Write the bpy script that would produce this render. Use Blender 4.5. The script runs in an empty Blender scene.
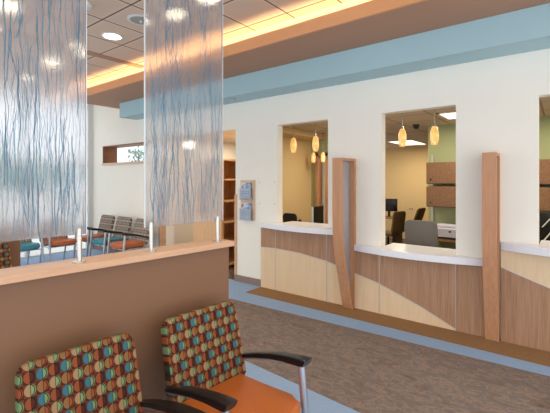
import bpy, bmesh, math, random
from mathutils import Vector, Matrix, Euler
R = math.radians
random.seed(4)
S = bpy.context.scene
C = S.collection
TH = math.atan(375.0/486.0)            # the camera's turn to the left of the desk wall's normal

# ------------------------------------------------------------------ helpers
def lin(c):
    return tuple((x/12.92 if x <= .04045 else ((x+.055)/1.055)**2.4) for x in [v/255 for v in c]) + (1,)

class MB:
    """collects shapes for one mesh"""
    def __init__(s): s.bm = bmesh.new()
    def box(s, x0, x1, y0, y1, z0, z1, mi=0):
        v = [s.bm.verts.new(p) for p in ((x0,y0,z0),(x1,y0,z0),(x1,y1,z0),(x0,y1,z0),(x0,y0,z1),(x1,y0,z1),(x1,y1,z1),(x0,y1,z1))]
        for q in ((3,2,1,0),(4,5,6,7),(0,1,5,4),(1,2,6,5),(2,3,7,6),(3,0,4,7)):
            f = s.bm.faces.new([v[i] for i in q]); f.material_index = mi
        return s
    def prism(s, pts, axis, a, b, bevel=0, seg=2):
        """polygon pts (2-D) extruded along axis from a to b"""
        def P(p, t):
            return {'x': (t,p[0],p[1]), 'y': (p[0],t,p[1]), 'z': (p[0],p[1],t)}[axis]
        A = [s.bm.verts.new(P(p,a)) for p in pts]; B = [s.bm.verts.new(P(p,b)) for p in pts]
        n = len(pts); fs = [s.bm.faces.new(A[::-1]), s.bm.faces.new(B)]
        for i in range(n): s.bm.faces.new((A[i],A[(i+1)%n],B[(i+1)%n],B[i]))
        if bevel:
            es = list({e for f in fs for e in f.edges})
            bmesh.ops.bevel(s.bm, geom=es, offset=bevel, segments=seg, affect='EDGES', profile=.5)
        bmesh.ops.recalc_face_normals(s.bm, faces=s.bm.faces[:])
        return s
    def sweep(s, path, sec):
        """sections (lists of 3-D points) joined into one closed tube"""
        rings = [[s.bm.verts.new(p) for p in sc] for sc in sec]
        n = len(rings[0])
        for a, b in zip(rings, rings[1:]):
            for i in range(n): s.bm.faces.new((a[i],a[(i+1)%n],b[(i+1)%n],b[i]))
        s.bm.faces.new(rings[0][::-1]); s.bm.faces.new(rings[-1])
        bmesh.ops.recalc_face_normals(s.bm, faces=s.bm.faces[:])
        return s
    def tube(s, path, r, n=10, rx=None, up=(0,0,1)):
        path = [Vector(p) for p in path]; sec = []
        for i, p in enumerate(path):
            d = (path[min(i+1,len(path)-1)] - path[max(i-1,0)]).normalized()
            u = Vector(up)
            if abs(d.dot(u)) > .95: u = Vector((0,1,0))
            a = d.cross(u).normalized(); b = a.cross(d).normalized()
            rr = r[i] if isinstance(r,(list,tuple)) else r
            ra = rx if rx else rr
            sec.append([p + a*math.cos(t)*ra + b*math.sin(t)*rr for t in [2*math.pi*k/n for k in range(n)]])
        return s.sweep(path, sec)
    def lathe(s, prof, c=(0,0,0), n=20, axis='z'):
        rings = []
        for r, h in prof:
            ring = []
            for k in range(n):
                t = 2*math.pi*k/n
                p = (c[0]+r*math.cos(t), c[1]+r*math.sin(t), c[2]+h) if axis == 'z' else (c[0]+r*math.cos(t), c[1]+h, c[2]+r*math.sin(t))
                ring.append(s.bm.verts.new(p))
            rings.append(ring)
        for a, b in zip(rings, rings[1:]):
            for i in range(n): s.bm.faces.new((a[i],a[(i+1)%n],b[(i+1)%n],b[i]))
        s.bm.faces.new(rings[0][::-1]); s.bm.faces.new(rings[-1])
        bmesh.ops.recalc_face_normals(s.bm, faces=s.bm.faces[:])
        return s
    def build(s, name, mat, parent=None, loc=None, rot=None, smooth=False, bevel=0, seg=2, kind=None, label=None):
        me = bpy.data.meshes.new(name); s.bm.to_mesh(me); s.bm.free()
        for m in (mat if isinstance(mat,(list,tuple)) else [mat]): me.materials.append(m)
        if smooth:
            for p in me.polygons: p.use_smooth = True
            try: me.set_sharp_from_angle(angle=R(40))
            except Exception: pass
        o = bpy.data.objects.new(name, me); C.objects.link(o)
        if parent: o.parent = parent
        if loc: o.location = loc
        if rot: o.rotation_euler = rot
        if bevel:
            m = o.modifiers.new('bevel','BEVEL'); m.width = bevel; m.segments = seg; m.limit_method = 'ANGLE'; m.angle_limit = R(40)
        if kind: o['kind'] = kind
        if label: o['label'] = label
        return o

def tag(o, label, cat, group=None):
    o['label'] = label; o['category'] = cat
    if group: o['group'] = group
    return o
def thing(name, label, cat, loc=(0,0,0), rz=0, group=None):
    o = bpy.data.objects.new(name, None); C.objects.link(o)
    o.empty_display_size = .1
    o.location = loc; o.rotation_euler = (0,0,rz)
    return tag(o, label, cat, group)
def kids(o): return [c for c in bpy.data.objects if c.parent == o]
def copy_thing(o, label, loc, rz):
    r = o.copy(); C.objects.link(r); r.location = loc; r.rotation_euler = (0,0,rz); r['label'] = label
    for ch in kids(o):
        c = ch.copy(); C.objects.link(c); c.parent = r
        for g in kids(ch):
            d = g.copy(); C.objects.link(d); d.parent = c
    return r
def rrect(w, h, r, n=5, cx=0, cy=0, top=None):
    """rounded rectangle outline; top = width at the top edge"""
    out = []
    for (sx, sy, a0) in ((1,1,0),(-1,1,90),(-1,-1,180),(1,-1,270)):
        ww = top if (top and sy > 0) else w
        for k in range(n+1):
            a = R(a0 + 90*k/n)
            out.append((cx + sx*(ww/2-r) + r*math.cos(a), cy + sy*(h/2-r) + r*math.sin(a)))
    return out

# ------------------------------------------------------------------ materials
class N:
    def __init__(s, name):
        s.m = bpy.data.materials.new(name); s.m.use_nodes = True
        s.t = s.m.node_tree; s.t.nodes.clear()
        s.out = s.t.nodes.new('ShaderNodeOutputMaterial')
    def n(s, typ, **kw):
        nd = s.t.nodes.new(typ)
        for k, v in kw.items():
            if k.startswith('i_'):
                key = k[2:]; nd.inputs[int(key) if key.isdigit() else key].default_value = v
            else: setattr(nd, k, v)
        return nd
    def l(s, a, b): s.t.links.new(a, b)
    def math(s, op, a, b=None, c=None):
        nd = s.n('ShaderNodeMath', operation=op)
        for i, v in enumerate((a,b,c)):
            if v is None: continue
            if isinstance(v,(int,float)): nd.inputs[i].default_value = v
            else: s.l(v, nd.inputs[i])
        return nd.outputs[0]
    def mix(s, f, a, b):
        nd = s.n('ShaderNodeMix', data_type='RGBA')
        for sock, v in ((nd.inputs[0],f),(nd.inputs[6],a),(nd.inputs[7],b)):
            if isinstance(v,(int,float,tuple)): sock.default_value = v
            else: s.l(v, sock)
        return nd.outputs[2]
    def coord(s, scale=(1,1,1), loc=(0,0,0), rot=(0,0,0)):
        tc = s.n('ShaderNodeTexCoord'); mp = s.n('ShaderNodeMapping')
        mp.inputs['Scale'].default_value = scale; mp.inputs['Location'].default_value = loc; mp.inputs['Rotation'].default_value = rot
        s.l(tc.outputs['Object'], mp.inputs['Vector']); return mp.outputs['Vector']
    def noise(s, vec, scale=5, detail=3, rough=.5, dist=0):
        nd = s.n('ShaderNodeTexNoise'); nd.inputs['Scale'].default_value = scale; nd.inputs['Detail'].default_value = detail
        nd.inputs['Roughness'].default_value = rough; nd.inputs['Distortion'].default_value = dist
        s.l(vec, nd.inputs['Vector']); return nd.outputs['Fac']
    def ramp(s, f, stops):
        nd = s.n('ShaderNodeValToRGB'); e = nd.color_ramp.elements
        while len(e) < len(stops): e.new(.5)
        for el, (p, c) in zip(e, stops): el.position = p; el.color = c
        s.l(f, nd.inputs['Fac']); return nd.outputs['Color']
    def principled(s, color, rough=.5, metal=0, bump=None, bstr=.2, spec=.5, emit=None, estr=0):
        b = s.n('ShaderNodeBsdfPrincipled')
        if isinstance(color, tuple): b.inputs['Base Color'].default_value = color
        else: s.l(color, b.inputs['Base Color'])
        b.inputs['Roughness'].default_value = rough; b.inputs['Metallic'].default_value = metal
        b.inputs['Specular IOR Level'].default_value = spec
        if emit:
            b.inputs['Emission Color'].default_value = emit; b.inputs['Emission Strength'].default_value = estr
        if bump is not None:
            bp = s.n('ShaderNodeBump'); bp.inputs['Strength'].default_value = bstr; bp.inputs['Distance'].default_value = .01
            s.l(bump, bp.inputs['Height']); s.l(bp.outputs[0], b.inputs['Normal'])
        s.l(b.outputs[0], s.out.inputs['Surface']); return s.m

def paint(name, rgb, rough=.6, spec=.3):
    k = N(name); f = k.noise(k.coord(), 3, 2)
    c = lin(rgb); d = tuple(x*.96 for x in c[:3])+(1,)
    return k.principled(k.mix(f, c, d), rough, spec=spec)
def plain(name, rgb, rough=.5, metal=0, spec=.5):
    k = N(name); f = k.noise(k.coord(), 30, 2); c = lin(rgb)
    return k.principled(k.mix(f, c, tuple(x*.92 for x in c[:3])+(1,)), rough, metal, spec=spec)
def glow(name, rgb, strength):
    k = N(name); return k.principled(lin(rgb), .5, emit=lin(rgb), estr=strength)
def wood(name, a, b, scale=(9,9,.5), rough=.45, streak=7):
    k = N(name); v = k.coord(scale)
    f = k.noise(v, streak, 5, .6, .3); g = k.noise(k.coord(tuple(x*.25 for x in scale)), streak, 2)
    col = k.ramp(k.math('ADD', k.math('MULTIPLY', f, .6), k.math('MULTIPLY', g, .4)), [(.32, lin(b)), (.68, lin(a))])
    return k.principled(col, rough, spec=.35)

M = {}
M['wall'] = paint('wall_paint', (247,242,230))
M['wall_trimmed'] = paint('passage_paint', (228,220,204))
M['office_beige'] = paint('office_beige_paint', (222,192,140))
M['green'] = paint('office_green_paint', (172,180,136))
M['blue'] = paint('soffit_blue_paint', (172,204,212))
M['brown'] = paint('soffit_brown_paint', (184,142,116))
M['apricot'] = paint('fascia_apricot', (226,164,116))  # fascia in a warmer, lighter tone than the brown soffit
M['partition'] = paint('partition_laminate', (134,98,73), .45)
M['white'] = paint('white_paint', (240,238,232))
M['mullion'] = plain('mullion_white', (226,228,226), .4)
M['base'] = plain('baseboard_vinyl', (146,122,110), .5)
M['cap'] = wood('cap_maple', (216,174,140), (202,158,124), (8,.6,8), .35)
M['walnut'] = wood('walnut_laminate', (190,152,122), (158,116,86), (14,14,.5))
M['maple'] = wood('maple_laminate', (236,210,174), (226,198,160), (12,12,.6))
M['fin'] = wood('cherry_wood', (206,154,116), (186,134,98), (10,10,.6), .4)
M['reveal'] = wood('window_reveal_wood', (150,98,64), (120,74,46), (1,8,8), .45)
M['sillwood'] = wood('sill_wood', (226,196,168), (212,180,150), (.6,8,8), .45)
M['shelf'] = wood('shelf_maple', (234,192,146), (220,174,128), (8,8,.6))
M['silver'] = plain('brushed_aluminium', (196,198,204), .32, .85)
M['steel'] = plain('satin_steel', (206,202,194), .25, .9)
M['trim'] = plain('aluminium_trim', (206,204,204), .4, .15)
M['black'] = plain('black_urethane', (14,14,18), .3)
M['blackplastic'] = plain('black_plastic', (20,20,23), .35)
M['screen'] = plain('dark_screen', (10,10,14), .15)
M['orange'] = plain('orange_vinyl', (188,100,40), .42)
M['rust'] = plain('rust_vinyl', (186,102,62), .45)
M['teal'] = plain('teal_vinyl', (62,138,158), .45)
M['olive'] = plain('olive_fabric', (112,90,48), .8)
M['grey_mesh'] = plain('grey_mesh', (118,113,108), .7)
M['binfab'] = None
k = N('bin_tweed'); f = k.noise(k.coord(), 90, 3); M['binfab'] = k.principled(k.ramp(f, [(.35, lin((122,88,62))), (.65, lin((150,112,82)))]), .8)
k = N('quartz'); f = k.noise(k.coord(), 130, 2)
M['quartz'] = k.principled(k.ramp(f, [(.22, lin((214,213,220))), (.30, lin((240,240,246))), (.7, lin((245,245,250)))]), .3)
k = N('carpet_blue'); f = k.noise(k.coord(), 160, 2); g = k.noise(k.coord((3,40,1)), 6, 2)
M['carpet_blue'] = k.principled(k.ramp(k.math('ADD', k.math('MULTIPLY', f, .5), k.math('MULTIPLY', g, .5)), [(.3, lin((132,157,190))), (.7, lin((164,188,216)))]), .95, bump=f, bstr=.4, spec=.1)
k = N('carpet_tan'); f = k.noise(k.coord(), 160, 2)
M['carpet_tan'] = k.principled(k.ramp(f, [(.3, lin((138,104,70))), (.7, lin((162,126,90)))]), .95, bump=f, bstr=.4, spec=.1)
k = N('carpet_swirl'); v = k.coord((1,2.2,1), rot=(0,0,R(28)))
f = k.noise(v, 6, 4, .62, 1.6); g = k.noise(k.coord(), 170, 2)
M['carpet_swirl'] = k.principled(k.mix(.25, k.ramp(f, [(.28, lin((90,76,70))), (.40, lin((126,106,92))), (.48, lin((110,106,110))), (.55, lin((154,130,112))), (.63, lin((110,102,102))), (.74, lin((140,126,116)))]),
    k.ramp(g, [(.3, lin((88,78,72))), (.7, lin((172,154,140)))])), .95, bump=g, bstr=.4, spec=.1)
k = N('carpet_passage'); f = k.noise(k.coord(), 25, 3); M['carpet_passage'] = k.principled(k.ramp(f, [(.35, lin((70,58,52))), (.65, lin((132,112,100)))]), .95, spec=.1)
M['concrete'] = paint('outdoor_concrete', (214,210,204), .9)

# dotted upholstery: rows of two-tone discs on a dark rust ground
def dots(name, pal, ground, line, pitch):
    k = N(name); tc = k.n('ShaderNodeTexCoord'); sp = k.n('ShaderNodeSeparateXYZ'); k.l(tc.outputs['Object'], sp.inputs[0])
    u = k.math('ADD', k.math('DIVIDE', sp.outputs[1], pitch), 100.0); v = k.math('ADD', k.math('DIVIDE', sp.outputs[2], pitch*1.10), 100.0)
    pi = k.math('MODULO', k.math('FLOOR', u), 2.0); pj = k.math('MODULO', k.math('FLOOR', v), 2.0)
    fu = k.math('SUBTRACT', k.math('FRACT', u), .5); fv = k.math('SUBTRACT', k.math('FRACT', v), .5)
    r = k.math('SQRT', k.math('ADD', k.math('MULTIPLY', fu, fu), k.math('MULTIPLY', fv, fv)))
    fu2 = k.math('ADD', fu, .10)
    r2 = k.math('SQRT', k.math('ADD', k.math('MULTIPLY', fu2, fu2), k.math('MULTIPLY', fv, fv)))
    disc = k.math('LESS_THAN', r, .495); half = k.math('GREATER_THAN', fu, .04)
    c = [lin(x) for x in pal]
    def cell(a, b): return k.mix(half, a, b)
    row0 = k.mix(pi, cell(c[0], c[1]), cell(c[2], c[3])); row1 = k.mix(pi, cell(c[4], c[5]), cell(c[6], c[7]))
    col = k.mix(pj, row0, row1)
    seam = k.math('LESS_THAN', k.math('ABSOLUTE', k.math('SUBTRACT', fu, .04)), .028)
    cres = k.math('MULTIPLY', k.math('GREATER_THAN', fu, .06), k.math('MULTIPLY', k.math('GREATER_THAN', r2, .42), k.math('LESS_THAN', r2, .50)))
    col = k.mix(k.math('MULTIPLY', cres, .85), col, lin(line)); col = k.mix(k.math('MULTIPLY', seam, .8), col, lin(line))
    rim = k.math('GREATER_THAN', r, .462); col = k.mix(k.math('MULTIPLY', rim, .8), col, lin(line))
    wv = k.noise(k.coord((1,1,4)), 220, 1)
    fin = k.mix(disc, k.mix(pi, k.mix(pj, lin(ground), lin((66,34,24))), k.mix(pj, lin((60,44,38)), lin(ground))), col)
    return k.principled(k.mix(k.math('MULTIPLY', wv, .22), fin, lin(line)), .85, spec=.15)
M['dots'] = dots('dotted_upholstery', [(62,108,122),(118,144,100),(142,74,44),(80,42,30),(138,100,62),(148,80,46),(160,130,94),(126,148,102)], (112,56,36), (28,18,16), .0445)
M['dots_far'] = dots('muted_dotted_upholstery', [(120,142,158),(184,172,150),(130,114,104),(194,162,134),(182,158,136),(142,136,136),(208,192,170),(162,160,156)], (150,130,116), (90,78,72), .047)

# ceiling tiles: perforated panels with dark reveals
k = N('ceiling_tile'); tc = k.n('ShaderNodeTexCoord'); sp = k.n('ShaderNodeSeparateXYZ'); k.l(tc.outputs['Object'], sp.inputs[0])
PX, PY, OX, OY = .575, .563, -4.09+57.5, -2.705+56.3+5.63
def cellf(s, p, o): return k.math('FRACT', k.math('DIVIDE', k.math('ADD', s, o), p))
fx = k.math('ABSOLUTE', k.math('SUBTRACT', cellf(sp.outputs[0], PX, 4.09+57.5), .5)); fy = k.math('ABSOLUTE', k.math('SUBTRACT', cellf(sp.outputs[1], PY, -2.143+56.3), .5))
line = k.math('GREATER_THAN', k.math('MAXIMUM', fx, fy), .4855)
hx = k.math('SUBTRACT', cellf(sp.outputs[0], .03, 30.0), .5); hy = k.math('SUBTRACT', cellf(sp.outputs[1], .03, 30.0), .5)
hole = k.math('LESS_THAN', k.math('ADD', k.math('MULTIPLY', hx, hx), k.math('MULTIPLY', hy, hy)), .05)
inn = k.math('LESS_THAN', k.math('MAXIMUM', fx, fy), .42)
tile = k.mix(k.math('MULTIPLY', k.math('MULTIPLY', hole, inn), .45), lin((230,204,182)), lin((140,116,100)))
M['tile'] = k.principled(k.mix(line, tile, lin((66,48,40))), .55, spec=.3)

# translucent resin sheets; the blue reeds are laid inside them as geometry
def resin(name, base, alpha, lines=0):
    k = N(name)
    tr = k.n('ShaderNodeBsdfTransparent'); tr.inputs[0].default_value = base
    rf = k.n('ShaderNodeBsdfRefraction'); rf.inputs['IOR'].default_value = 1.25; rf.inputs['Roughness'].default_value = .22; rf.inputs[0].default_value = base
    mt = k.n('ShaderNodeMixShader', i_0=.72); k.l(tr.outputs[0], mt.inputs[1]); k.l(rf.outputs[0], mt.inputs[2])
    di = k.n('ShaderNodeBsdfDiffuse'); di.inputs[0].default_value = lin((212,206,208))
    tl = k.n('ShaderNodeBsdfTranslucent'); tl.inputs[0].default_value = lin((212,206,208))
    gl = k.n('ShaderNodeBsdfGlossy'); gl.inputs['Roughness'].default_value = .12; gl.inputs[0].default_value = (1,1,1,1)
    m1 = k.n('ShaderNodeMixShader', i_0=.6); k.l(di.outputs[0], m1.inputs[1]); k.l(tl.outputs[0], m1.inputs[2])
    cl = k.noise(k.coord((1,1,.5)), 5, 3); al = k.math('ADD', k.math('MULTIPLY', cl, alpha*.5), alpha*.75)
    if lines:
        f = k.noise(k.coord((1,1,.05)), lines, 3, .6); al = k.math('ADD', al, k.math('MULTIPLY', f, .25))
    m2 = k.n('ShaderNodeMixShader'); k.l(al, m2.inputs[0]); k.l(mt.outputs[0], m2.inputs[1]); k.l(m1.outputs[0], m2.inputs[2])
    lw = k.n('ShaderNodeLayerWeight', i_Blend=.2)
    m3 = k.n('ShaderNodeMixShader'); k.l(k.math('MINIMUM', lw.outputs['Fresnel'], .2), m3.inputs[0]); k.l(m2.outputs[0], m3.inputs[1]); k.l(gl.outputs[0], m3.inputs[2])
    k.l(m3.outputs[0], k.out.inputs['Surface']); return k.m
M['resin'] = resin('resin_sheet_left', (.97,.97,.98,1), .2)
M['resin_dense'] = resin('resin_sheet_right', (.97,.97,.98,1), .15)
M['resin_fin'] = resin('resin_sheet_fin', (.92,.95,1,1), .5, 60)
def reed_mat(name, rgb, thru):
    k = N(name); di = k.n('ShaderNodeBsdfDiffuse'); tl = k.n('ShaderNodeBsdfTranslucent'); tr = k.n('ShaderNodeBsdfTransparent')
    f = k.noise(k.coord((3,1,.6)), 9, 2); c = k.mix(f, lin(rgb), lin(tuple(min(255,v+46) for v in rgb)))
    k.l(c, di.inputs[0]); k.l(c, tl.inputs[0])
    m1 = k.n('ShaderNodeMixShader', i_0=.45); k.l(di.outputs[0], m1.inputs[1]); k.l(tl.outputs[0], m1.inputs[2])
    m2 = k.n('ShaderNodeMixShader', i_0=thru); k.l(m1.outputs[0], m2.inputs[1]); k.l(tr.outputs[0], m2.inputs[2])
    k.l(m2.outputs[0], k.out.inputs['Surface']); return k.m
M['reed'] = reed_mat('blue_reed', (58,148,180), .1)
M['reed_fine'] = reed_mat('fine_blue_reed', (76,156,188), .2)
def reeds(L, Hh, n, rmax, lmin, lmax, wob, seed, branch):
    """tapering upright stems with forks, inside a sheet L wide and Hh tall (local x, z)"""
    rnd = random.Random(seed); m = MB()
    def stem(x, z, ln, r, dirn, lean, depth):
        if ln < .05: return
        k = max(5, int(ln/.05)); pts = []; ph = rnd.uniform(0,6.28); fq = rnd.uniform(5,11); y = rnd.uniform(-.0034,-.0012); cx = x
        for i in range(k+1):
            u = i/k; cx += (lean*max(0,1-1.6*u) + rnd.gauss(0,wob))*ln/k
            zz = z + dirn*ln*u
            if abs(zz) > Hh/2-.004 or abs(cx) > L/2-.006: break
            pts.append((cx + .3*wob*.03*math.sin(ph+fq*zz), y, zz))
        if len(pts) < 4: return
        kk = len(pts)-1
        m.tube(pts, [max(.0005, r*(1-.8*i/kk)*(.55+.45*min(1,i/2))) for i in range(kk+1)], 4, up=(0,1,0))
        if depth > 0:
            for _ in range(rnd.choice((1,2,2,3))):
                i = rnd.randrange(1, max(2,int(kk*.75))); p = pts[i]
                stem(p[0], p[2], ln*rnd.uniform(.2,.55), r*.62, dirn, rnd.choice((-1,1))*rnd.uniform(.15,.5), depth-1)
    for i in range(n):
        x = -L/2 + L*(i+rnd.random())/n
        up = rnd.random() < .5
        ln = rnd.uniform(lmin, lmax)
        z = rnd.uniform(-Hh/2, Hh/2-ln*.4) if up else rnd.uniform(-Hh/2+ln*.4, Hh/2)
        if rnd.random() < .35: z = (-Hh/2+.005) if up else (Hh/2-.005)
        stem(x, z, ln, rnd.uniform(.35,1)*rmax, 1 if up else -1, rnd.gauss(0,.02), branch)
    return m
k = N('panel_edge'); M['edge'] = k.principled(lin((214,222,228)), .2, emit=None)
def glass(name, tint=(.96,.98,.98,1), refl=.08):
    k = N(name); tr = k.n('ShaderNodeBsdfTransparent'); tr.inputs[0].default_value = tint
    gl = k.n('ShaderNodeBsdfGlossy'); gl.inputs['Roughness'].default_value = .03
    m = k.n('ShaderNodeMixShader', i_0=refl); k.l(tr.outputs[0], m.inputs[1]); k.l(gl.outputs[0], m.inputs[2]); k.l(m.outputs[0], k.out.inputs['Surface']); return k.m
M['glass'] = glass('window_glass')
M['acrylic'] = glass('clear_acrylic', (.93,.95,.97,1), .06)
M['lamp'] = glow('downlight_lens', (255,238,205), 9)
M['cove'] = glow('cove_strip', (255,224,164), 16)
M['troffer'] = glow('troffer_lens', (255,244,220), 2.2)
k = N('pendant_glass'); f = k.noise(k.coord((1,1,.7)), 22, 3, .6, .8)
col = k.ramp(f, [(.35, lin((255,226,176))), (.52, lin((255,206,120))), (.68, lin((240,170,80)))])
b = k.n('ShaderNodeBsdfPrincipled'); k.l(col, b.inputs['Base Color']); k.l(col, b.inputs['Emission Color']); b.inputs['Emission Strength'].default_value = .5; b.inputs['Roughness'].default_value = .25
k.l(b.outputs[0], k.out.inputs['Surface']); M['pendant'] = k.m
k = N('brochure_print'); f = k.noise(k.coord((1,1,1)), 14, 2)
M['brochure'] = k.principled(k.ramp(f, [(.36, lin((112,138,172))), (.5, lin((170,190,212))), (.58, lin((226,226,226))), (.68, lin((150,120,130)))]), .4)
M['paper'] = plain('folded_paper', (176,182,198), .6)
k = N('leaf'); f = k.noise(k.coord(), 30, 2); M['leaf'] = k.principled(k.ramp(f, [(.3, lin((70,100,84))), (.7, lin((120,150,120)))]), .7)
M['bark'] = plain('bark', (90,74,60), .9)
M['printer'] = plain('printer_plastic', (208,208,222), .5)
M['desk'] = wood('desk_laminate', (172,128,88), (146,104,68), (1,8,8), .5)

# ------------------------------------------------------------------ room shell
YW = 4.36; YB = 4.485                  # desk wall: front and back face
ZH = 2.41                              # head of the openings
ZC = 3.40                              # lobby ceiling
OP = [(-3.32,-2.478,.965), (-1.745,-.92,.785), (-.195,.65,.965)]   # three service openings: x0, x1, sill
w = MB()
w.box(-4.16, OP[0][0], YW, YB, 0, ZC)
w.box(OP[0][1], OP[1][0], YW, YB, 0, ZC); w.box(OP[1][1], OP[2][0], YW, YB, 0, ZC); w.box(OP[2][1], 2.0, YW, YB, 0, ZC)
for a, b, z in OP: w.box(a, b, YW, YB, ZH, ZC); w.box(a, b, YW, YB, 0, z-.078)
w.box(-6.16, -4.16, YW, YB, 2.42, ZC)
w.box(-8.80, -8.30, YW, 4.69, 0, ZC); w.box(-8.30, -6.42, YW, 4.69, 0, 1.975); w.box(-8.30, -6.42, YW, 4.69, 2.372, ZC)
w.box(-6.42, -6.16, YW, 4.69, 0, ZC)
w.build('wall_back', M['wall'], kind='structure')

FX = [(-4.6,3.601),(-.09,3.787),(2.0,3.90),(2.0,1.72),(-1.107,2.404),(-2.259,2.476),(-4.6,2.62)]
f = MB(); f.box(-8.9, 2.0, -3.2, YW+.02, -.06, 0); f.build('floor', M['carpet_blue'], kind='structure')
f = MB(); f.prism(FX, 'z', .0005, .003); f.build('carpet_inlay', M['carpet_swirl'], kind='structure')
f = MB(); f.prism([(-3.606,3.985),(2.0,3.985),(2.0,YW),(-3.606,YW)], 'z', .0005, .004); f.build('carpet_border', M['carpet_tan'], kind='structure')
f = MB(); f.box(-6.3, 2.0, YW+.02, 10.4, -.06, 0.001); f.build('passage_floor', M['carpet_passage'], kind='structure')

# lobby ceiling and stepped soffits
f = MB(); f.box(-8.9, 2.0, -3.2, 3.43, ZC, ZC+.05); f.build('ceiling', M['tile'], kind='structure')
f = MB(); f.box(-8.9, 2.0, 3.43, YW, ZC, ZC+.05); f.build('ceiling_border', M['white'], kind='structure')
f = MB(); f.box(-5.36, -5.23, -3.2, 3.43, ZC-.012, ZC); f.build('trim_1', M['brown'], kind='structure')
f = MB(); f.box(-6.95, 2.0, 3.985, YW, 2.84, 3.128); f.build('soffit_blue', M['blue'], kind='structure')
f = MB(); f.box(-7.47, 2.0, 3.29, YW, 3.122, 3.15); f.build('soffit_brown', M['brown'], kind='structure')
f = MB(); f.box(-7.48, 2.0, 3.266, 3.29, 3.12, 3.25); f.box(-7.49, -7.47, 3.266, YW, 3.12, 3.25); f.build('soffit_fascia', M['apricot'], kind='structure')
# light strip lying on the ledge behind the fascia
t = MB(); t.box(-7.4, 2.0, 3.335, 3.385, 3.15, 3.185)
tag(t.build('cove_light', M['cove']), 'long warm light strip hidden behind the apricot ceiling fascia', 'light')
# baseboard and corner guards
b = MB(); b.box(-4.172, -3.61, YW-.014, YW, 0, .10); b.build('baseboard_back', M['base'], kind='structure')
b = MB(); b.box(-4.175, -4.125, YW-.012, YB+.005, .1, 1.38); b.build('trim_2', M['cap'], kind='structure')
b = MB(); b.box(-6.19, -6.145, YW-.012, YB, .1, 1.38); b.build('trim_3', M['cap'], kind='structure')
b = MB(); b.box(-8.80, -6.19, YW-.014, YW, 0, .10); b.build('baseboard_left', M['base'], kind='structure')

# long high window in the back wall with timber reveals
x0, x1, z0, z1 = -8.30, -6.42, 1.975, 2.372
wn = MB(); wn.box(x0, x0+.02, YW-.008, 4.69, z0, z1); wn.box(x1-.02, x1, YW-.008, 4.69, z0, z1); wn.box(x0, x1, YW-.008, 4.69, z1-.02, z1)
wn = wn.build('window_1', M['reveal'], kind='structure')
p = MB(); p.box(x0, x1, YW-.03, 4.69, z0-.035, z0+.012); p.build('window_sill', M['sillwood'], wn)
p = MB(); p.box(x0+.02, x1-.02, 4.66, 4.668, z0+.012, z1-.02); p.build('window_pane', M['glass'], wn)

# glazed storefront on the left: frame and panes
XS = -8.80
sf = MB(); zz = [0,.98,1.97,3.30]; yy = [4.27,3.0,1.73,.46,-.81,-2.08,-3.2]
for y in yy: sf.box(XS-.07, XS+.05, y-.035, y+.035, 0, ZC)
for z in zz: sf.box(XS-.06, XS+.03, -3.2, 4.30, max(z-.03,0), z+.03)
sf.box(XS-.07, XS+.05, 4.30, YW, 0, ZC)
sf = sf.build('window_2', M['mullion'], kind='structure')
for i in range(len(yy)-1):
    for j in range(3):
        p = MB(); p.box(XS-.012, XS-.004, yy[i+1]+.035, yy[i]-.035, zz[j]+.03, zz[j+1]-.03); p.build('window_pane', M['glass'], sf)
# wall on the right side of the lobby
# office behind the desk wall
OC = 2.50
w = MB(); w.box(-4.16, -4.05, YB, 6.45, 0, 2.7); w.build('wall_office_left', M['office_beige'], kind='structure')
w = MB(); w.box(-4.05, -3.68, YB, 6.45, 2.395, OC); w.build('ceiling_bulkhead', M['office_beige'], kind='structure')
w = MB(); w.box(-4.16, -3.93, 6.45, 6.56, 0, OC); w.box(-3.93, -3.64, 6.45, 6.56, 2.14, OC); w.build('wall_office_inner', M['green'], kind='structure')
w = MB(); w.box(-1.78, 2.0, 6.45, 6.56, 0, OC); w.build('wall_office_green', M['green'], kind='structure')
w = MB(); w.box(-6.6, 2.0, 10.3, 10.4, 0, 2.6); w.build('wall_office_back', M['office_beige'], kind='structure')
w = MB(); w.box(1.9, 2.0, YB, 10.3, 0, 2.6); w.build('wall_office_right', M['office_beige'], kind='structure')
w = MB(); w.box(-6.3, 2.0, YB, 10.4, OC, OC+.04)
k = N('office_ceiling_tile'); tc = k.n('ShaderNodeTexCoord'); sp = k.n('ShaderNodeSeparateXYZ'); k.l(tc.outputs['Object'], sp.inputs[0])
fx = k.math('ABSOLUTE', k.math('SUBTRACT', k.math('FRACT', k.math('DIVIDE', k.math('ADD', sp.outputs[0], 60.), .61)), .5)); fy = k.math('ABSOLUTE', k.math('SUBTRACT', k.math('FRACT', k.math('DIVIDE', k.math('ADD', sp.outputs[1], 60.), .61)), .5))
M['otile'] = k.principled(k.mix(k.math('GREATER_THAN', k.math('MAXIMUM', fx, fy), .48), lin((214,198,176)), lin((168,150,130))), .8, spec=.2)
w.build('ceiling_office', M['otile'], kind='structure')
# passage beside the office
w = MB(); w.box(-6.42, -6.30, 4.69, 7.2, 0, OC); w.build('wall_passage_left', M['wall_trimmed'], kind='structure')
w = MB(); w.box(-6.42, -5.30, 7.2, 7.3, 0, OC); w.box(-5.30,-4.16,7.2,7.3,0,2.02); w.box(-5.30,-4.16,7.2,7.3,2.36,OC); w.build('wall_passage_back', M['wall_trimmed'], kind='structure')
wn = MB()
for a, b in ((-5.30,-5.24),(-4.86,-4.80),(-4.22,-4.16)): wn.box(a, b, 7.19, 7.31, 2.02, 2.36)
wn = wn.build('window_3', M['reveal'], kind='structure')
p = MB(); p.box(-5.24, -4.22, 7.24, 7.248, 2.02, 2.36); p.build('window_pane', M['glass'], wn)
w = MB(); w.box(-4.16, -4.06, 6.56, 7.3, 0, OC); w.build('wall_passage_right', M['wall_trimmed'], kind='structure')

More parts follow.
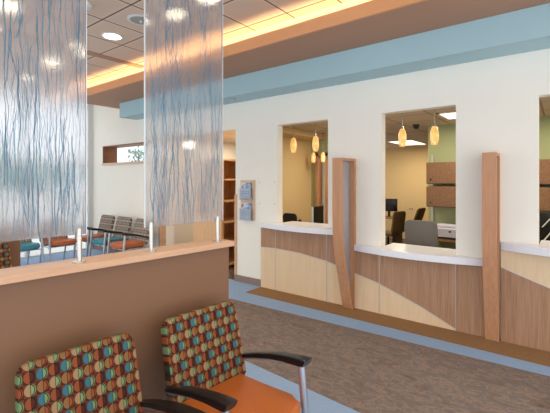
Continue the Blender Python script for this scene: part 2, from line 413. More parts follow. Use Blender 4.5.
# outdoors beyond the glazing
g = MB(); g.box(-60, -8.9, -40, 40, -.25, -.12); g.build('ground', M['concrete'], kind='structure')

# ------------------------------------------------------------------ ceiling fixtures
def downlight(x, y, label, r=.105, on=True):
    t = thing('downlight', label, 'ceiling light', (x,y,ZC), 0, 'round fixtures in the tiled ceiling')
    m = MB(); m.lathe([(r*1.22,0),(r*1.22,-.006),(r*1.1,-.014),(r*.98,-.010),(r*.98,0)], n=32); m.build('trim_ring', M['mullion'], t, smooth=True)
    m = MB(); m.lathe([(r*.97,-.002),(r*.97,-.008)], n=32); m.build('lens', M['lamp'], t)
    return t
downlight(-4.46, 2.46, 'lit round recessed downlight between the two hanging reed panels')
tagd = downlight(-6.17, 2.44, 'lit round recessed downlight seen through the left reed panel, below the brightest one')
downlight(-4.52, 1.37, 'lit round recessed downlight at the top left corner behind the left reed panel')
downlight(-2.76, 2.50, 'lit round recessed downlight at the top of the photo behind the right reed panel')
t = thing('ceiling_speaker', 'round white ceiling speaker grille beside the lit downlight', 'speaker', (-3.76,2.41,ZC))
m = MB(); m.lathe([(.145,0),(.145,-.008),(.125,-.016),(.115,-.010),(.115,0)], n=32); m.build('trim_ring', M['mullion'], t, smooth=True)
m = MB(); m.lathe([(.114,-.003),(.114,-.008),(.02,-.011)], n=32); m.build('grille', plain('speaker_grille', (170,168,160), .6), t, smooth=True)
m = MB(); m.lathe([(.012,-.01),(.012,-.03)], n=12); m.build('knob', M['mullion'], t)
t = thing('smoke_detector', 'small white domed smoke detector at the top edge by the left reed panel', 'detector', (-3.87,1.84,ZC))
m = MB(); m.lathe([(.075,0),(.075,-.02),(.055,-.045),(.02,-.05)], n=24); m.build('housing', M['mullion'], t, smooth=True)
m = MB(); m.lathe([(.02,-.049),(.015,-.058)], n=12); m.build('sensor', M['steel'], t)
t = thing('sprinkler_head', 'tiny sprinkler head under the left end of the blue soffit', 'sprinkler', (-3.95,4.12,2.84))
m = MB(); m.lathe([(.028,0),(.028,-.006),(.01,-.008),(.01,-.03)], n=14); m.build('escutcheon', M['steel'], t)
m = MB(); m.lathe([(.022,-.03),(.022,-.034)], n=14); m.build('deflector', M['steel'], t)

# ------------------------------------------------------------------ low partition with hanging reed panels
PA = math.atan2(.0936,.9956)           # its run is turned a few degrees off square
PO = (-1.809,.935)
RZ = -PA                               # local y runs along the partition, local x points to the seats
pt = thing('partition', 'low brown partition with maple cap behind the dotted chairs, in the foreground', 'partition', (PO[0],PO[1],0), RZ)
m = MB(); m.box(-.145, -.03, -2.2, .845, 0, 1.165); m.build('panel', M['partition'], pt)
m = MB(); m.box(-.18, 0, -2.2, .872, 1.165, 1.20); m.build('cap', M['cap'], pt, bevel=.004)
def hang(label, s0, s1, mat, posts, rd, z0=1.335):
    t = thing('hanging_panel', label, 'screen', (PO[0],PO[1],0), RZ, 'reed panels above the partition')
    L = s1-s0
    m = MB(); m.box(-L/2, L/2, -.0055, .0055, -(ZC-.002-z0)/2, (ZC-.002-z0)/2)
    o = m.build('resin_sheet', mat, t, loc=(-.075,(s0+s1)/2,(ZC-.002+z0)/2), rot=(0,0,R(90)))
    n_, rm, l0, l1, wb, sd, br, rmat = rd
    o = reeds(L, ZC-.002-z0, n_, rm, l0, l1, wb, sd, br).build('reeds', rmat, t, loc=(-.075,(s0+s1)/2,(ZC-.002+z0)/2), rot=(0,0,R(90)), kind='stuff')
    m = MB(); m.box(-.082, -.068, s1, s1+.0035, z0, ZC-.002); m.build('edge', M['edge'], t)
    m = MB(); m.box(-.082,-.068, s0-.002, s0, z0, ZC-.002); m.build('edge', M['edge'], t)
    for s in posts:
        q = MB(); q.lathe([(.032,0),(.032,.006),(.0115,.007),(.0115,.112),(.0135,.113),(.0135,.128),(.0115,.129),(.0115,.165)], c=(-.075+.014,s,1.2), n=18)
        q.build('post', M['steel'], t, smooth=True)
        q = MB(); q.box(-.083,-.058, s-.012, s+.012, 1.327, 1.352); q.build('clamp', M['steel'], t, bevel=.002)
    return t
hang('wide translucent panel of sparse blue reeds at the left edge of the photo', -1.15, -.04, M['resin'], (-.074,-1.0), (260, .0028, .3, .95, .075, 11, 3, M['reed']))
hang('narrow translucent panel of fine blue reeds hung at the partition end', .275, .824, M['resin_dense'], (.306,.776), (170, .0027, .25, .9, .15, 5, 1, M['reed_fine']))

# ------------------------------------------------------------------ waiting-room chairs
def make_chair(label, back, seat, group, loc, rz, arms=True):
    """faces local +x; origin on the floor under the seat"""
    t = thing('waiting_chair', label, 'chair', loc, rz, group)
    # back: rounded slab, tilted
    m = MB(); m.prism(rrect(.495,.47,.045,6,0,.235,top=.475), 'x', -.028, .028, bevel=.018, seg=3)
    bk = m.build('backrest', back, t, loc=(-.225,0,.405), rot=(0,R(-13.5),0), smooth=True)
    q = MB(); q.prism(rrect(.40,.40,.04,4,0,.225,top=.38), 'x', -.036, -.026); q.build('back_shell', M['blackplastic'], bk)
    # seat with a waterfall front
    m = MB(); pts = [(-.22,-.21),(.16,-.232),(.225,-.226),(.255,-.19),(.272,-.1),(.277,0),(.272,.1),(.255,.19),(.225,.226),(.16,.232),(-.22,.21)]
    m.prism(pts, 'z', .39, .47, bevel=.028, seg=4); m.build('seat', seat, t, smooth=True)
    q = MB(); q.box(-.20,.2,-.2,.2,.375,.392); q.build('seat_pan', M['blackplastic'], t)
    fr = MB()
    for s in (-1,1):
        fr.tube([(.245,s*.255,.36),(-.20,s*.225,.36)], .011, 8)
    fr.tube([(.14,-.245,.36),(.14,.245,.36)], .011, 8); fr.tube([(-.17,-.225,.36),(-.17,.225,.36)], .011, 8)
    fr.build('frame', M['silver'], t, smooth=True)
    for s in (-1,1):
        q = MB(); q.tube([(.262,s*.262,0),(.247,s*.26,.2),(.224,s*.258,.45),(.209,s*.257,.60),(.202,s*.257,.64)] if arms else [(.25,s*.24,0),(.235,s*.24,.38)], [.014,.016,.018,.019,.019] if arms else .013, 14, rx=.021); q.build('leg', M['silver'], t, smooth=True)
        q = MB(); q.tube([(-.33,s*.215,0),(-.235,s*.215,.30),(-.215,s*.215,.385)], [.012,.014,.014], 12); q.build('leg', M['silver'], t, smooth=True)
        if not arms: continue
        # armrest: arched bar that widens toward a cut-off front end
        q = MB(); sec = []
        for x, z, ww, hh, yc in ((-.255,.552,.034,.026,.252),(-.24,.558,.040,.030,.252),(-.13,.598,.050,.034,.255),(0,.636,.057,.036,.257),(.1,.657,.061,.039,.257),(.18,.670,.064,.043,.257),(.228,.676,.064,.044,.257),(.246,.676,.062,.040,.257)):
            sec.append([(x+cz*.55, s*yc+cy, z-hh/2+cz) for cy, cz in rrect(ww,hh,.009,3)])
        q.sweep(None, sec); q.build('armrest', M['black'], t, smooth=True)
        q = MB(); q.tube([(-.24,s*.252,.528),(-.13,s*.255,.562),(0,s*.257,.598),(.1,s*.257,.617),(.21,s*.257,.632)], .008, 8, rx=.014); q.build('arm_bar', M['silver'], t, smooth=True)
    return t
def row_pos(s, n):                     # along the partition
    return (PO[0] + s*math.sin(PA) + n*math.cos(PA), PO[1] + s*math.cos(PA) - n*math.sin(PA), 0)
G1 = 'dotted chairs against the partition'
make_chair('dotted chair with orange seat, nearest the partition end', M['dots'], M['orange'], G1, row_pos(.515,.44), RZ)
near = [o for o in bpy.data.objects if o.get('category') == 'chair'][0]
copy_thing(near, 'dotted chair at lower left, only its backrest and one arm inside the photo', row_pos(-.138,.452), RZ)
# far chairs
G2 = 'far waiting chairs'
fa = make_chair('far rust-seated chair leftmost of three along the white wall', M['dots_far'], M['rust'], G2, (-7.66,3.81,0), R(-90))
fb = make_chair('far teal-seated chair, middle of three along the white wall', M['dots_far'], M['teal'], G2, (-7.02,3.81,0), R(-90))
copy_thing(fa, 'far rust-seated chair rightmost of three along the white wall', (-6.36,3.81,0), R(-90))
copy_thing(fb, 'far teal-seated chair by the glazing, seen under the left reed panel', (-7.65,2.52,0), 0)
copy_thing(fa, 'far rust-seated chair by the glazing, seen under the left reed panel', (-7.65,3.16,0), 0)
# second low partition at the far left with a chair before it
p2 = thing('partition', 'second brown partition beyond the left reed panel, half hidden by the cap', 'partition', (-5.42,1.76,0), 0)
m = MB(); m.box(-.06, .06, -2.6, 0, 0, 1.0); m.build('panel', M['partition'], p2)
m = MB(); m.box(-.08, .08, -2.6, .015, 1.0, 1.03); m.build('cap', M['partition'], p2)
make_chair('dotted chair standing before the second partition at the left edge', M['dots'], M['orange'], G2, (-4.98,1.38,0), 0, arms=False)

# ------------------------------------------------------------------ reception counters
def curve(x):
    P = [(-3.62,.602),(-3.33,.611),(-2.9,.593),(-2.48,.537),(-2.05,.432),(-1.757,.362),(-1.284,.189),(-.914,.02),(-.5,-.2)]
    for (a,za),(b,zb) in zip(P,P[1:]):
        if a <= x <= b: return za+(zb-za)*(x-a)/(b-a)
    return P[0][1]
def curve3(x): return .738 - .365*(x+.5) + .02*(x+.5)**2
YP = 4.325
def panels(x0, x1, ztop, up, lo, fn, parent, n=14, zmin=.004):
    xs = [x0+(x1-x0)*i/n for i in range(n+1)]
    zc = [min(max(fn(x), zmin), ztop) for x in xs]
    U = MB(); U.prism([(x,z+.003) for x,z in zip(xs,zc)] + [(x1,ztop),(x0,ztop)], 'y', YP, YW-.003); U.build('upper_panel', up, parent)
    if max(zc) > zmin+.01:
        q = [(x,z) for x,z in zip(xs,zc) if z > zmin+.004]
        if q[-1][0] < x1-.001: q.append((q[-1][0]+.012, zmin+.001))
        L = MB(); L.prism([(x,z-.003) for x,z in q][::-1] + [(q[0][0],zmin-.003),(q[-1][0],zmin-.0035)], 'y', YP, YW-.003); L.build('lower_panel', lo, parent)
        T = MB()
        T.prism([(x,z+.004) for x,z in q] + [(x,z-.004) for x,z in q][::-1], 'y', YP-.004, YW-.003); T.build('trim_strip', M['trim'], parent)
def seam(x, z1, parent):
    m = MB(); m.box(x-.003, x+.003, YP-.003, YW-.003, .004, z1); m.build('seam_strip', M['trim'], parent)
c1 = thing('counter_base', 'walnut and maple panelled counter front under the left opening', 'counter', (0,0,0), 0, 'curved panel counter fronts')
for a, b in ((-3.605,-3.335),(-3.325,-2.485),(-2.475,-2.225)): panels(a, b, .89, M['walnut'], M['maple'], curve, c1)
seam(-3.33,.89,c1); seam(-2.48,.89,c1)
c2 = thing('counter_base', 'walnut and maple panelled front under the lower middle counter', 'counter', (0,0,0), 0, 'curved panel counter fronts')
for a, b in ((-2.075,-1.762),(-1.752,-.919)): panels(a, b, .712, M['walnut'], M['maple'], curve, c2)
m = MB(); m.box(-.909,-.637, YP, YW-.003, .004, .712); m.build('upper_panel', M['walnut'], c2)
seam(-1.757,.712,c2); seam(-.914,.712,c2)
c3 = thing('counter_base', 'counter front at the right edge with pale maple above dark walnut', 'counter', (0,0,0), 0, 'curved panel counter fronts')
panels(-.50, .9, .905, M['maple'], M['walnut'], curve3, c3)

def top(label, x0, x1, z, j0, j1, e0, mid, e1, th=.075):
    xs = [x0+(x1-x0)*i/24 for i in range(25)]
    fr = []
    for i, x in enumerate(xs):
        u = i/24; base = e0+(e1-e0)*u
        fr.append((x, base-(((e0+e1)/2-mid))*4*u*(1-u)))
    poly = fr + [(x1,YW-.003),(j1,YW-.003),(j1,4.74),(j0,4.74),(j0,YW-.003),(x0,YW-.003)]
    m = MB(); m.prism(poly, 'z', z-th, z)
    return tag(m.build('countertop', M['quartz'], bevel=.004), label, 'countertop', 'speckled quartz countertops')
top('speckled white quartz countertop below the left opening', -3.63, -2.225, .975, OP[0][0]+.004, OP[0][1]-.004, 4.325, 4.19, 4.29)
top('speckled quartz countertop set lower, below the middle opening', -2.075, -.635, .80, OP[1][0]+.004, OP[1][1]-.004, 4.30, 4.19, 4.32)
top('speckled quartz countertop below the opening at the right edge', -.50, .9, .985, OP[2][0]+.004, OP[2][1]-.004, 4.315, 4.15, 4.3)

# upright fins between the counters
def fin(label, xr, prof, W):
    t = thing('divider_fin', label, 'divider', (xr,YW,0), 0, 'curved wooden fins on the desk wall')
    D = .034
    def y_at(z):                       # smooth curve through the profile
        for i in range(len(prof)-1):
            (za,ya),(zb,yb) = prof[i], prof[i+1]
            if za <= z <= zb:
                yp = prof[i-1] if i else (2*za-zb, 2*ya-yb); yn = prof[i+2] if i+2 < len(prof) else (2*zb-za, 2*yb-ya)
                u = (z-za)/(zb-za); h = zb-za
                m0 = (yb-yp[1])/(zb-yp[0])*h; m1 = (yn[1]-ya)/(yn[0]-za)*h
                return (2*u**3-3*u*u+1)*ya+(u**3-2*u*u+u)*m0+(-2*u**3+3*u*u)*yb+(u**3-u*u)*m1
        return prof[-1][1]
    zs = [1.868*i/30 for i in range(31)]
    m = MB(); m.prism([(y_at(z),z) for z in zs] + [(min(y_at(z)+D,-.002),z) for z in zs][::-1], 'x', -W, 0); m.build('front_bow', M['fin'], t, smooth=True)
    m = MB(); m.box(-W, 0, -.05, 0, .0, 1.868); m.build('back_post', M['fin'], t)
    m = MB(); m.box(-W, 0, y_at(1.83)+D, -.05, 1.84, 1.868); m.build('top_rail', M['fin'], t)
    zi = [z for z in zs if .2 < z < 1.82] + [1.84]
    m = MB(); m.prism([(y_at(z)+D,z) for z in zi] + [(-.05,1.84),(-.05,zi[0])], 'x', -W/2-.006, -W/2+.006); m.build('resin_inset', M['resin_fin'], t)
    return t
fin('bowed cherry wood fin with reed glass inset, between left and middle counters', -2.075, [(0,-.105),(.05,-.135),(.3,-.21),(.62,-.31),(.9,-.365),(1.2,-.385),(1.5,-.388),(1.87,-.385)], .125)
fin('bowed cherry wood fin right of the middle counter, seen nearly edge-on', -.51, [(0,-.07),(.3,-.13),(.62,-.2),(.9,-.245),(1.2,-.262),(1.5,-.265),(1.87,-.262)], .122)

# ------------------------------------------------------------------ brochure rack on the wall
t = thing('brochure_rack', 'maple wall rack holding two grey brochure pockets left of the opening', 'rack', (0,0,0))
m = MB(); m.box(-4.035,-3.745, YW-.018, YW, .985, 1.605); m.build('backboard', M['sillwood'], t)
for z in (.985+.0, 1.30):
    m = MB(); m.box(-4.015,-3.775, YW-.075, YW-.069, z, z+.175); m.box(-4.015,-3.775, YW-.069, YW-.018, z, z+.006); m.box(-3.781,-3.775, YW-.069, YW-.018, z, z+.175); m.box(-4.015,-4.009, YW-.069, YW-.018, z, z+.175)
    m.build('pocket', M['acrylic'], t)
for i, z in enumerate((.995,1.31)):
    o = MB(); o.box(-3.99,-3.80, YW-.052, YW-.03, z, z+.255)
    o = tag(o.build('brochure', [M['brochure']]), ['blue printed brochures standing in the lower rack pocket','blue printed brochures standing in the upper rack pocket'][i], 'brochure', 'brochures in the wall rack')
    o = MB(); o.box(-4.0,-3.79, YW-.067, YW-.056, z, z+.165)
    o = tag(o.build('leaflet', M['paper']), ['pale grey leaflet in front inside the lower rack pocket','pale grey leaflet in front inside the upper rack pocket'][i], 'leaflet', 'leaflets in the wall rack')
    q = MB()
    for r in range(2):
        for c in range(3): q.box(-3.965+c*.058,-3.925+c*.058, YW-.0675, YW-.067, z+.075+r*.035, z+.095+r*.035)
    q.build('printed_marks', plain('print_grey', (150,158,178), .6), o)
for i, (x, z) in enumerate(((-3.66,1.57),(-3.37,1.575),(-3.66,1.25),(-3.37,1.25))):
    m = MB(); m.lathe([(.007,0),(.005,-.006)], c=(x,YW,z), n=8, axis='y')
    tag(m.build('wall_screw', M['base']), 'tiny screw in the white wall at the %s of four beside the rack' % ['upper left','upper right','lower left','lower right'][i], 'screw', 'screws in the desk wall')

# ------------------------------------------------------------------ pendants
def pendant(x, y, label, first=[None], zt=OC):
    if first[0]: return copy_thing(first[0], label, (x,y,zt), 0)
    t = thing('pendant_lamp', label, 'lamp', (x,y,zt), 0, 'amber glass pendants')
    m = MB(); m.lathe([(.035,0),(.035,-.008),(.012,-.02)], n=18); m.build('canopy', M['steel'], t, smooth=True)
    m = MB(); m.lathe([(.004,-.018),(.004,-.2)], n=8); m.build('cord', M['steel'], t)
    m = MB(); m.lathe([(.007,-.19),(.012,-.195),(.016,-.236)], n=12); m.build('socket', M['steel'], t)
    m = MB(); m.lathe([(.026,-.235),(.037,-.26),(.047,-.305),(.051,-.345),(.049,-.39),(.041,-.435),(.032,-.462)], n=24); m.build('lamp_shade', M['pendant'], t, smooth=True)
    first[0] = t; return t
pendant(-3.375, 4.85, 'amber glass pendant at left of the left opening')
pendant(-2.97, 4.85, 'amber glass pendant at right of the left opening')
pendant(-1.66, 4.85, 'amber glass pendant at left of the middle opening')
pendant(-1.265, 4.85, 'amber glass pendant at right of the middle opening')
def small_pendant(x, y, label):
    t = thing('pendant_lamp', label, 'lamp', (x,y,OC), 0, 'amber glass pendants')
    m = MB(); m.lathe([(.03,0),(.03,-.008),(.012,-.02)], n=14); m.build('canopy', M['steel'], t)
    m = MB(); m.lathe([(.004,-.018),(.004,-.37)], n=8); m.build('cord', M['steel'], t)
    m = MB(); m.lathe([(.022,-.365),(.034,-.39),(.043,-.44),(.044,-.48),(.038,-.53),(.03,-.555)], n=20); m.build('lamp_shade', M['pendant'], t, smooth=True)
small_pendant(-3.845, 6.2, 'small dim pendant deep in the left opening, left one of the back pair')
small_pendant(-3.634, 6.2, 'small dim pendant deep in the left opening, right one of the back pair')

# ------------------------------------------------------------------ office furniture
def troffer(x, y, w_, d_, label):
    t = thing('ceiling_troffer', label, 'ceiling light', (x,y,OC), 0, 'office ceiling troffers')
    m = MB(); a, b = w_/2, d_/2
    for q in ((-a,a,-b,-b+.03),(-a,a,b-.03,b),(-a,-a+.03,-b,b),(a-.03,a,-b,b)): m.box(*q, -.012, 0)
    m.build('frame', M['mullion'], t)
    m = MB(); m.box(-a+.03,a-.03,-b+.03,b-.03,-.008,-.002); m.build('diffuser', M['troffer'], t)
troffer(-2.95, 9.0, .6, 1.2, 'lit ceiling troffer deep in the office behind the middle pendants')
troffer(-1.06, 5.6, .6, .6, 'lit ceiling troffer at the top right of the middle opening')
troffer(-2.73, 5.75, .42, .85, 'unseen ceiling troffer added to light the left office, behind the wall pier between left and middle openings')  # added out of sight to light the left side of the office
troffer(.55, 5.6, .6, 1.2, 'lit ceiling troffer above the office seen through the right opening')
def bin_(x0, x1, z0, z1, label):
    t = thing('overhead_bin', label, 'cabinet', ((x0+x1)/2,6.45,z0), 0, 'tweed overhead bins')
    a = (x1-x0)/2; h = z1-z0
    m = MB(); m.box(-a,a,-.34,0,0,h); m.build('body', plain('bin_body', (112,86,66), .7), t)
    m = MB(); m.box(-a+.004,a-.004,-.362,-.342,.006,h-.004); d = m.build('door', M['binfab'], t, bevel=.006)
    q = MB(); q.lathe([(.013,-.362),(.013,-.375)], c=(-a+.07,0,.07), n=10, axis='y'); q.build('lock', M['blackplastic'], d)
for z0, z1, u in ((1.19,1.51,'lower'),(1.545,1.88,'upper')):
    bin_(-1.715, -.62, z0, z1, '%s brown tweed bin on the green wall in the middle opening' % u)
    bin_(-.60, .55, z0, z1, '%s brown tweed bin seen in the opening at the right edge' % u)
m = MB(); m.box(-1.725,-1.70,6.425,6.45,.45,2.02)
tag(m.build('wall_rail', M['trim']), 'vertical silver slotted rail on the green wall beside the tweed bins', 'rail')

def desk(x0, x1, y0, y1, z, label, grp='office desks'):
    t = thing('desk', label, 'desk', (x0,y0,0), 0, grp)
    m = MB(); m.box(0,x1-x0,0,y1-y0,z-.03,z); m.build('top', M['desk'], t)
    for a in (.02, x1-x0-.05):
        m = MB(); m.box(a,a+.03,.03,y1-y0-.03,0,z-.03); m.build('side_panel', plain('desk_side', (70,54,44), .6), t)
desk(-1.68, 1.0, 5.85, 6.44, .735, 'long wood desk under the tweed bins on the green wall')
desk(-3.95, -3.12, 8.55, 9.2, .735, 'wood desk with computer deep in the middle opening')
desk(-3.42, -2.5, 4.95, 5.6, .72, 'wood desk behind the left counter opening')

def monitor(x, y, z, w_, h_, rz, label, stand=.09):
    t = thing('computer_monitor', label, 'monitor', (x,y,z), rz, 'office monitors')
    m = MB(); m.box(-w_/2,w_/2,-.012,.012,stand,stand+h_); m.build('casing', M['blackplastic'], t, bevel=.003)
    m = MB(); m.box(-w_/2+.012,w_/2-.012,-.014,-.0125,stand+.015,stand+h_-.012); m.build('screen', M['screen'], t)
    m = MB(); m.box(-.03,.03,.0,.03,.006,stand+.1); m.box(-.1,.1,-.06,.09,0,.008); m.build('stand', M['blackplastic'], t)
monitor(-3.30, 8.72, .735, .38, .30, R(20), 'black computer monitor on the far desk in the middle opening', .13)
t = monitor(-3.17, 5.25, .72, .36, .34, R(94), 'black computer monitor turned edge-on behind the left counter', .12)
m = MB(); m.box(-.196,-.181,-.014,.014,.12,.46); m.build('bezel', M['mullion'], bpy.data.objects['computer_monitor.001'])

def task_chair(label, mat, loc, rz, w_=.42, h0=.62, h1=1.08, tilt=8, grp=None):
    t = thing('task_chair', label, 'chair', loc, rz, grp)
    m = MB(); m.prism(rrect(w_,h1-h0,.05,5,0,(h1-h0)/2), 'y', -.02, .02, bevel=.012); m.build('backrest', mat, t, loc=(0,.22,h0), rot=(R(-tilt),0,0), smooth=True)
    m = MB(); m.prism(rrect(.46,.44,.08,5,0,0), 'z', .43, .50, bevel=.02); m.build('seat', mat, t, smooth=True)
    m = MB(); m.tube([(0,.22,h0+.1),(0,.24,.5),(0,.12,.42)], .022, 8); m.build('back_stem', M['blackplastic'], t)
    m = MB(); m.tube([(0,0,.43),(0,0,.07)], .025, 10); m.build('column', M['blackplastic'], t)
    for i in range(5):
        a = 2*math.pi*i/5
        m = MB(); m.tube([(0,0,.09),(.26*math.cos(a),.26*math.sin(a),.055)], [.025,.016], 8); l = m.build('leg', M['blackplastic'], t)
        m = MB(); m.lathe([(.025,-.012),(.025,.012)], c=(.26*math.cos(a),.26*math.sin(a),.026), n=12, axis='y'); m.build('caster', M['blackplastic'], l)
    return t
task_chair('grey mesh task chair back showing above the middle countertop', M['grey_mesh'], (-1.46,5.22,0), R(180), .40, .62, 1.085, 6)
task_chair('black task chair back showing low in the left opening', plain('black_fabric', (36,34,40), .8), (-3.67,5.42,0), R(180), .27, .6, 1.045, 5)
task_chair('olive task chair nearest the far desk in the middle opening', M['olive'], (-2.99,7.85,0), R(-105), .40, .48, .96, 8, 'olive office chairs')
task_chair('olive task chair farther back, tilted, right of the far desk', M['olive'], (-2.86,8.75,0), R(-100), .34, .66, 1.0, 20, 'olive office chairs')

# printer on the long desk
t = thing('printer', 'pale office printer on the desk under the bins in the middle opening', 'printer', (-1.36,6.1,.735))
m = MB(); m.box(-.24,.24,-.2,.2,.0,.16); m.build('body', M['printer'], t, bevel=.015)
m = MB(); m.box(-.20,.20,-.17,.16,.16,.20); m.build('lid', M['printer'], t, bevel=.01)
m = MB(); m.box(-.18,.18,-.235,-.2,.012,.03); m.build('tray', M['blackplastic'], t)
m = MB(); m.box(.02,.05,-.203,-.2,.10,.125); m.build('button', M['blackplastic'], t)
# striped black rack in the right opening
t = thing('sorter_rack', 'black desk sorter with slanting white strips in the right opening', 'rack', (.0,6.08,.735))
m = MB(); m.box(-.26,.30,-.01,.02,0,.43); m.build('body', M['screen'], t)
for i in range(5):
    m = MB(); x = -.24+.12*i
    m.prism([(x,.05),(x+.02,.05),(x+.14,.23),(x+.12,.23)], 'y', -.018, -.0105); m.build('strip', M['mullion'], t)
    m = MB(); m.prism([(x,.25),(x+.018,.25),(x+.13,.40),(x+.112,.40)], 'y', -.018, -.0105); m.build('strip', M['mullion'], t)
# desk phone behind the left counter and small things
t = thing('desk_phone', 'black desk phone beside the monitor behind the left counter', 'phone', (-3.33,5.06,.72), R(20))
m = MB(); m.prism([(-.08,0),(.09,0),(.09,.05),(-.08,.16)], 'x', -.08, .08); m.build('base', M['blackplastic'], t, bevel=.006)
m = MB(); m.tube([(-.055,-.07,.18),(-.055,-.04,.235),(-.055,.03,.235),(-.055,.06,.15)], .02, 8); m.build('handset', M['blackplastic'], t)
t = thing('small_camera', 'small black ceiling device near the green wall corner', 'camera', (-1.9,6.2,OC))
m = MB(); m.lathe([(.05,0),(.05,-.02),(.035,-.06),(.01,-.07)], n=14); m.build('dome', M['blackplastic'], t, smooth=True)
m = MB(); m.lathe([(.055,0),(.055,-.012)], n=14); m.build('ring', M['blackplastic'], t)
t = thing('wall_outlet', 'beige outlet plate on the far office wall in the middle opening', 'outlet', (-3.3,10.3,.83))
m = MB(); m.box(-.1,.1,-.008,0,-.04,.04); m.build('plate', M['sillwood'], t)
m = MB(); m.box(-.03,.0,-.01,-.008,-.02,.02); m.box(.03,.06,-.01,-.008,-.02,.02); m.build('socket', M['base'], t)
# inner doorway with a timber frame
t = MB(); t.box(-3.93,-3.87,6.40,6.58,0,2.14); t.box(-3.70,-3.64,6.40,6.58,0,2.14); t.box(-3.93,-3.64,6.40,6.58,2.08,2.14)
t.build('door_1', M['fin'], kind='structure')

# bookcase in the passage
t = thing('bookcase', 'tall maple bookcase with open shelves in the passage behind the panel', 'bookcase', (-5.54,4.66,0))
Wd, Dp, Hh = .74, .95, 1.99
m = MB(); m.box(0,Wd,0,.03,0,Hh); m.build('side_panel', M['shelf'], t)
m = MB(); m.box(0,Wd,Dp-.03,Dp,0,Hh); m.build('side_panel', M['shelf'], t)
m = MB(); m.box(0,.02,.03,Dp-.03,.0,Hh); m.build('back_panel', M['shelf'], t)
for z in (0.06,.44,.83,1.21,1.60,Hh-.03):
    m = MB(); m.box(.02,Wd-.004,.03,Dp-.03,z,z+.03); m.build('shelf', M['shelf'], t)
m = MB(); m.box(Wd-.004,Wd+.014,-.004,.055,0,Hh); m.build('stile', M['shelf'], t)

# tree seen through the high window
t = thing('tree', 'leafy green tree outside, seen through the long high window', 'tree', (-13.12,8.3,-.12))
m = MB(); m.tube([(0,0,0),(.05,0,1.2),(-.03,.05,2.4)], [.09,.07,.03], 8)
for i in range(9):
    a = random.uniform(0,6.28); h = random.uniform(1.4,2.4); m.tube([(0,0,h),(.45*math.cos(a),.45*math.sin(a),h+.5)], [.025,.008], 6)
m.build('trunk', M['bark'], t)
m = MB()
for i in range(150):
    a = random.uniform(0,6.28); rr = random.uniform(.03,.40); z = 2.72+random.gauss(0,.17)
    c = Vector((rr*math.cos(a), rr*math.sin(a), z)); d = Vector((random.gauss(0,1),random.gauss(0,1),random.gauss(0,1))).normalized(); e = d.cross(Vector((random.gauss(0,1),random.gauss(0,1),.2))).normalized()
    l = random.uniform(.05,.1)
    vs = [m.bm.verts.new(c+q) for q in (-d*l, e*l*.4, d*l, -e*l*.4)]; m.bm.faces.new(vs)
m.build('foliage', M['leaf'], t)

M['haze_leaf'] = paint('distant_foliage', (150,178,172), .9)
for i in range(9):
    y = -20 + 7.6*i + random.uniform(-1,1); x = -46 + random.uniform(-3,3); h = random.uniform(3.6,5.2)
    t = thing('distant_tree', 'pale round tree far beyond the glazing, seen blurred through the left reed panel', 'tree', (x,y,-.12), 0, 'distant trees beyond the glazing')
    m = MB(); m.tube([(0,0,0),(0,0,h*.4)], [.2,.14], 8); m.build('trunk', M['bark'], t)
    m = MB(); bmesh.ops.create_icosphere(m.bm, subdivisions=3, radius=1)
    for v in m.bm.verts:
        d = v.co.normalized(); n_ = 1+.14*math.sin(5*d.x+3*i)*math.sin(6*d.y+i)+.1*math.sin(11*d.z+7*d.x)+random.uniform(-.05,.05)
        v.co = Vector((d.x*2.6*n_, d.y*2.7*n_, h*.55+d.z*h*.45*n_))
    m.build('foliage', M['haze_leaf'], t)

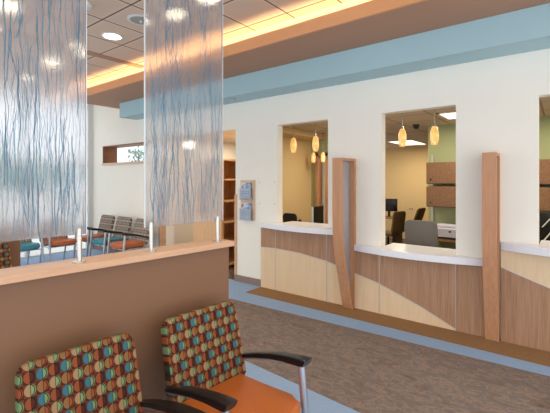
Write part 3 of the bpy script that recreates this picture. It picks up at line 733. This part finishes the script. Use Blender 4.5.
# ------------------------------------------------------------------ light
wd = bpy.data.worlds.new('sky'); S.world = wd; wd.use_nodes = True
nt = wd.node_tree; bg = nt.nodes['Background']; bg.inputs[0].default_value = (.92,.955,1.0,1)
tcw = nt.nodes.new('ShaderNodeTexCoord'); dt = nt.nodes.new('ShaderNodeVectorMath'); dt.operation = 'DOT_PRODUCT'
nt.links.new(tcw.outputs['Generated'], dt.inputs[0]); dt.inputs[1].default_value = Vector((.45,-.85,.28)).normalized()
mr = nt.nodes.new('ShaderNodeMapRange'); mr.inputs['From Min'].default_value = -.45; mr.inputs['From Max'].default_value = .95
mr.inputs['To Min'].default_value = 1.75; mr.inputs['To Max'].default_value = 2.15
nt.links.new(dt.outputs['Value'], mr.inputs['Value']); nt.links.new(mr.outputs[0], bg.inputs[1])   # overcast sky, brighter on the sun's side
def area(name, loc, rot, sx, sy, power, col):
    l = bpy.data.lights.new(name, 'AREA'); l.shape = 'RECTANGLE'; l.size = sx; l.size_y = sy; l.energy = power; l.color = col
    o = bpy.data.objects.new(name, l); C.objects.link(o); o.location = loc; o.rotation_euler = rot; return o
def spot(name, loc, power, col, size=R(120), r=.1):
    l = bpy.data.lights.new(name, 'SPOT'); l.energy = power; l.color = col; l.spot_size = size; l.spot_blend = .8; l.shadow_soft_size = r
    o = bpy.data.objects.new(name, l); C.objects.link(o); o.location = loc; return o
for i, (x, y) in enumerate(((-4.46,2.46),(-6.17,2.44),(-2.76,2.50),(-.3,1.6),(-4.52,1.37),(-1.2,.2),(-2.6,-1.0))):  # three beams are out of view, added without fixtures to light the lobby
    spot('downlight_and_fill_beam', (x,y,ZC-.03), 150 if x < -6 else 52, (1,.86,.66))
for i, (x, y) in enumerate(((-1.06,5.6),(.55,5.6),(-2.95,9.0),(-2.73,5.75))):  # the last beam belongs to the unseen added troffer
    area('troffer_beam', (x,y,OC-.03), (0,0,0), .4, .55, [12,20,34,24][i], (1,.88,.68))
spot('bookcase_fill', (-4.36,4.66,OC-.03), 26, (1,.88,.7), R(140), .06)  # unseen spot without a fixture, added to brighten the bookcase
area('passage_beam', (-5.4,5.9,OC-.03), (0,0,0), .4, .4, 34, (1,.9,.76))

# ------------------------------------------------------------------ camera
cam = bpy.data.cameras.new('camera'); co = bpy.data.objects.new('camera', cam); C.objects.link(co)
co.location = (0,0,1.6); co.rotation_euler = (R(90),0,TH)
cam.sensor_width = 36; cam.lens = 36*375/550; cam.shift_y = (180.4-206.5)/550
cam.clip_start = .05; cam.clip_end = 300
S.camera = co
S.view_settings.view_transform = 'Standard'; S.view_settings.look = 'None'; S.view_settings.gamma = 1; S.view_settings.use_curve_mapping = False
S.view_settings.exposure = 0.0
try:
    S.cycles.use_denoising = True; S.cycles.max_bounces = 8; S.cycles.transparent_max_bounces = 16; S.cycles.sample_clamp_indirect = 6
except Exception: pass
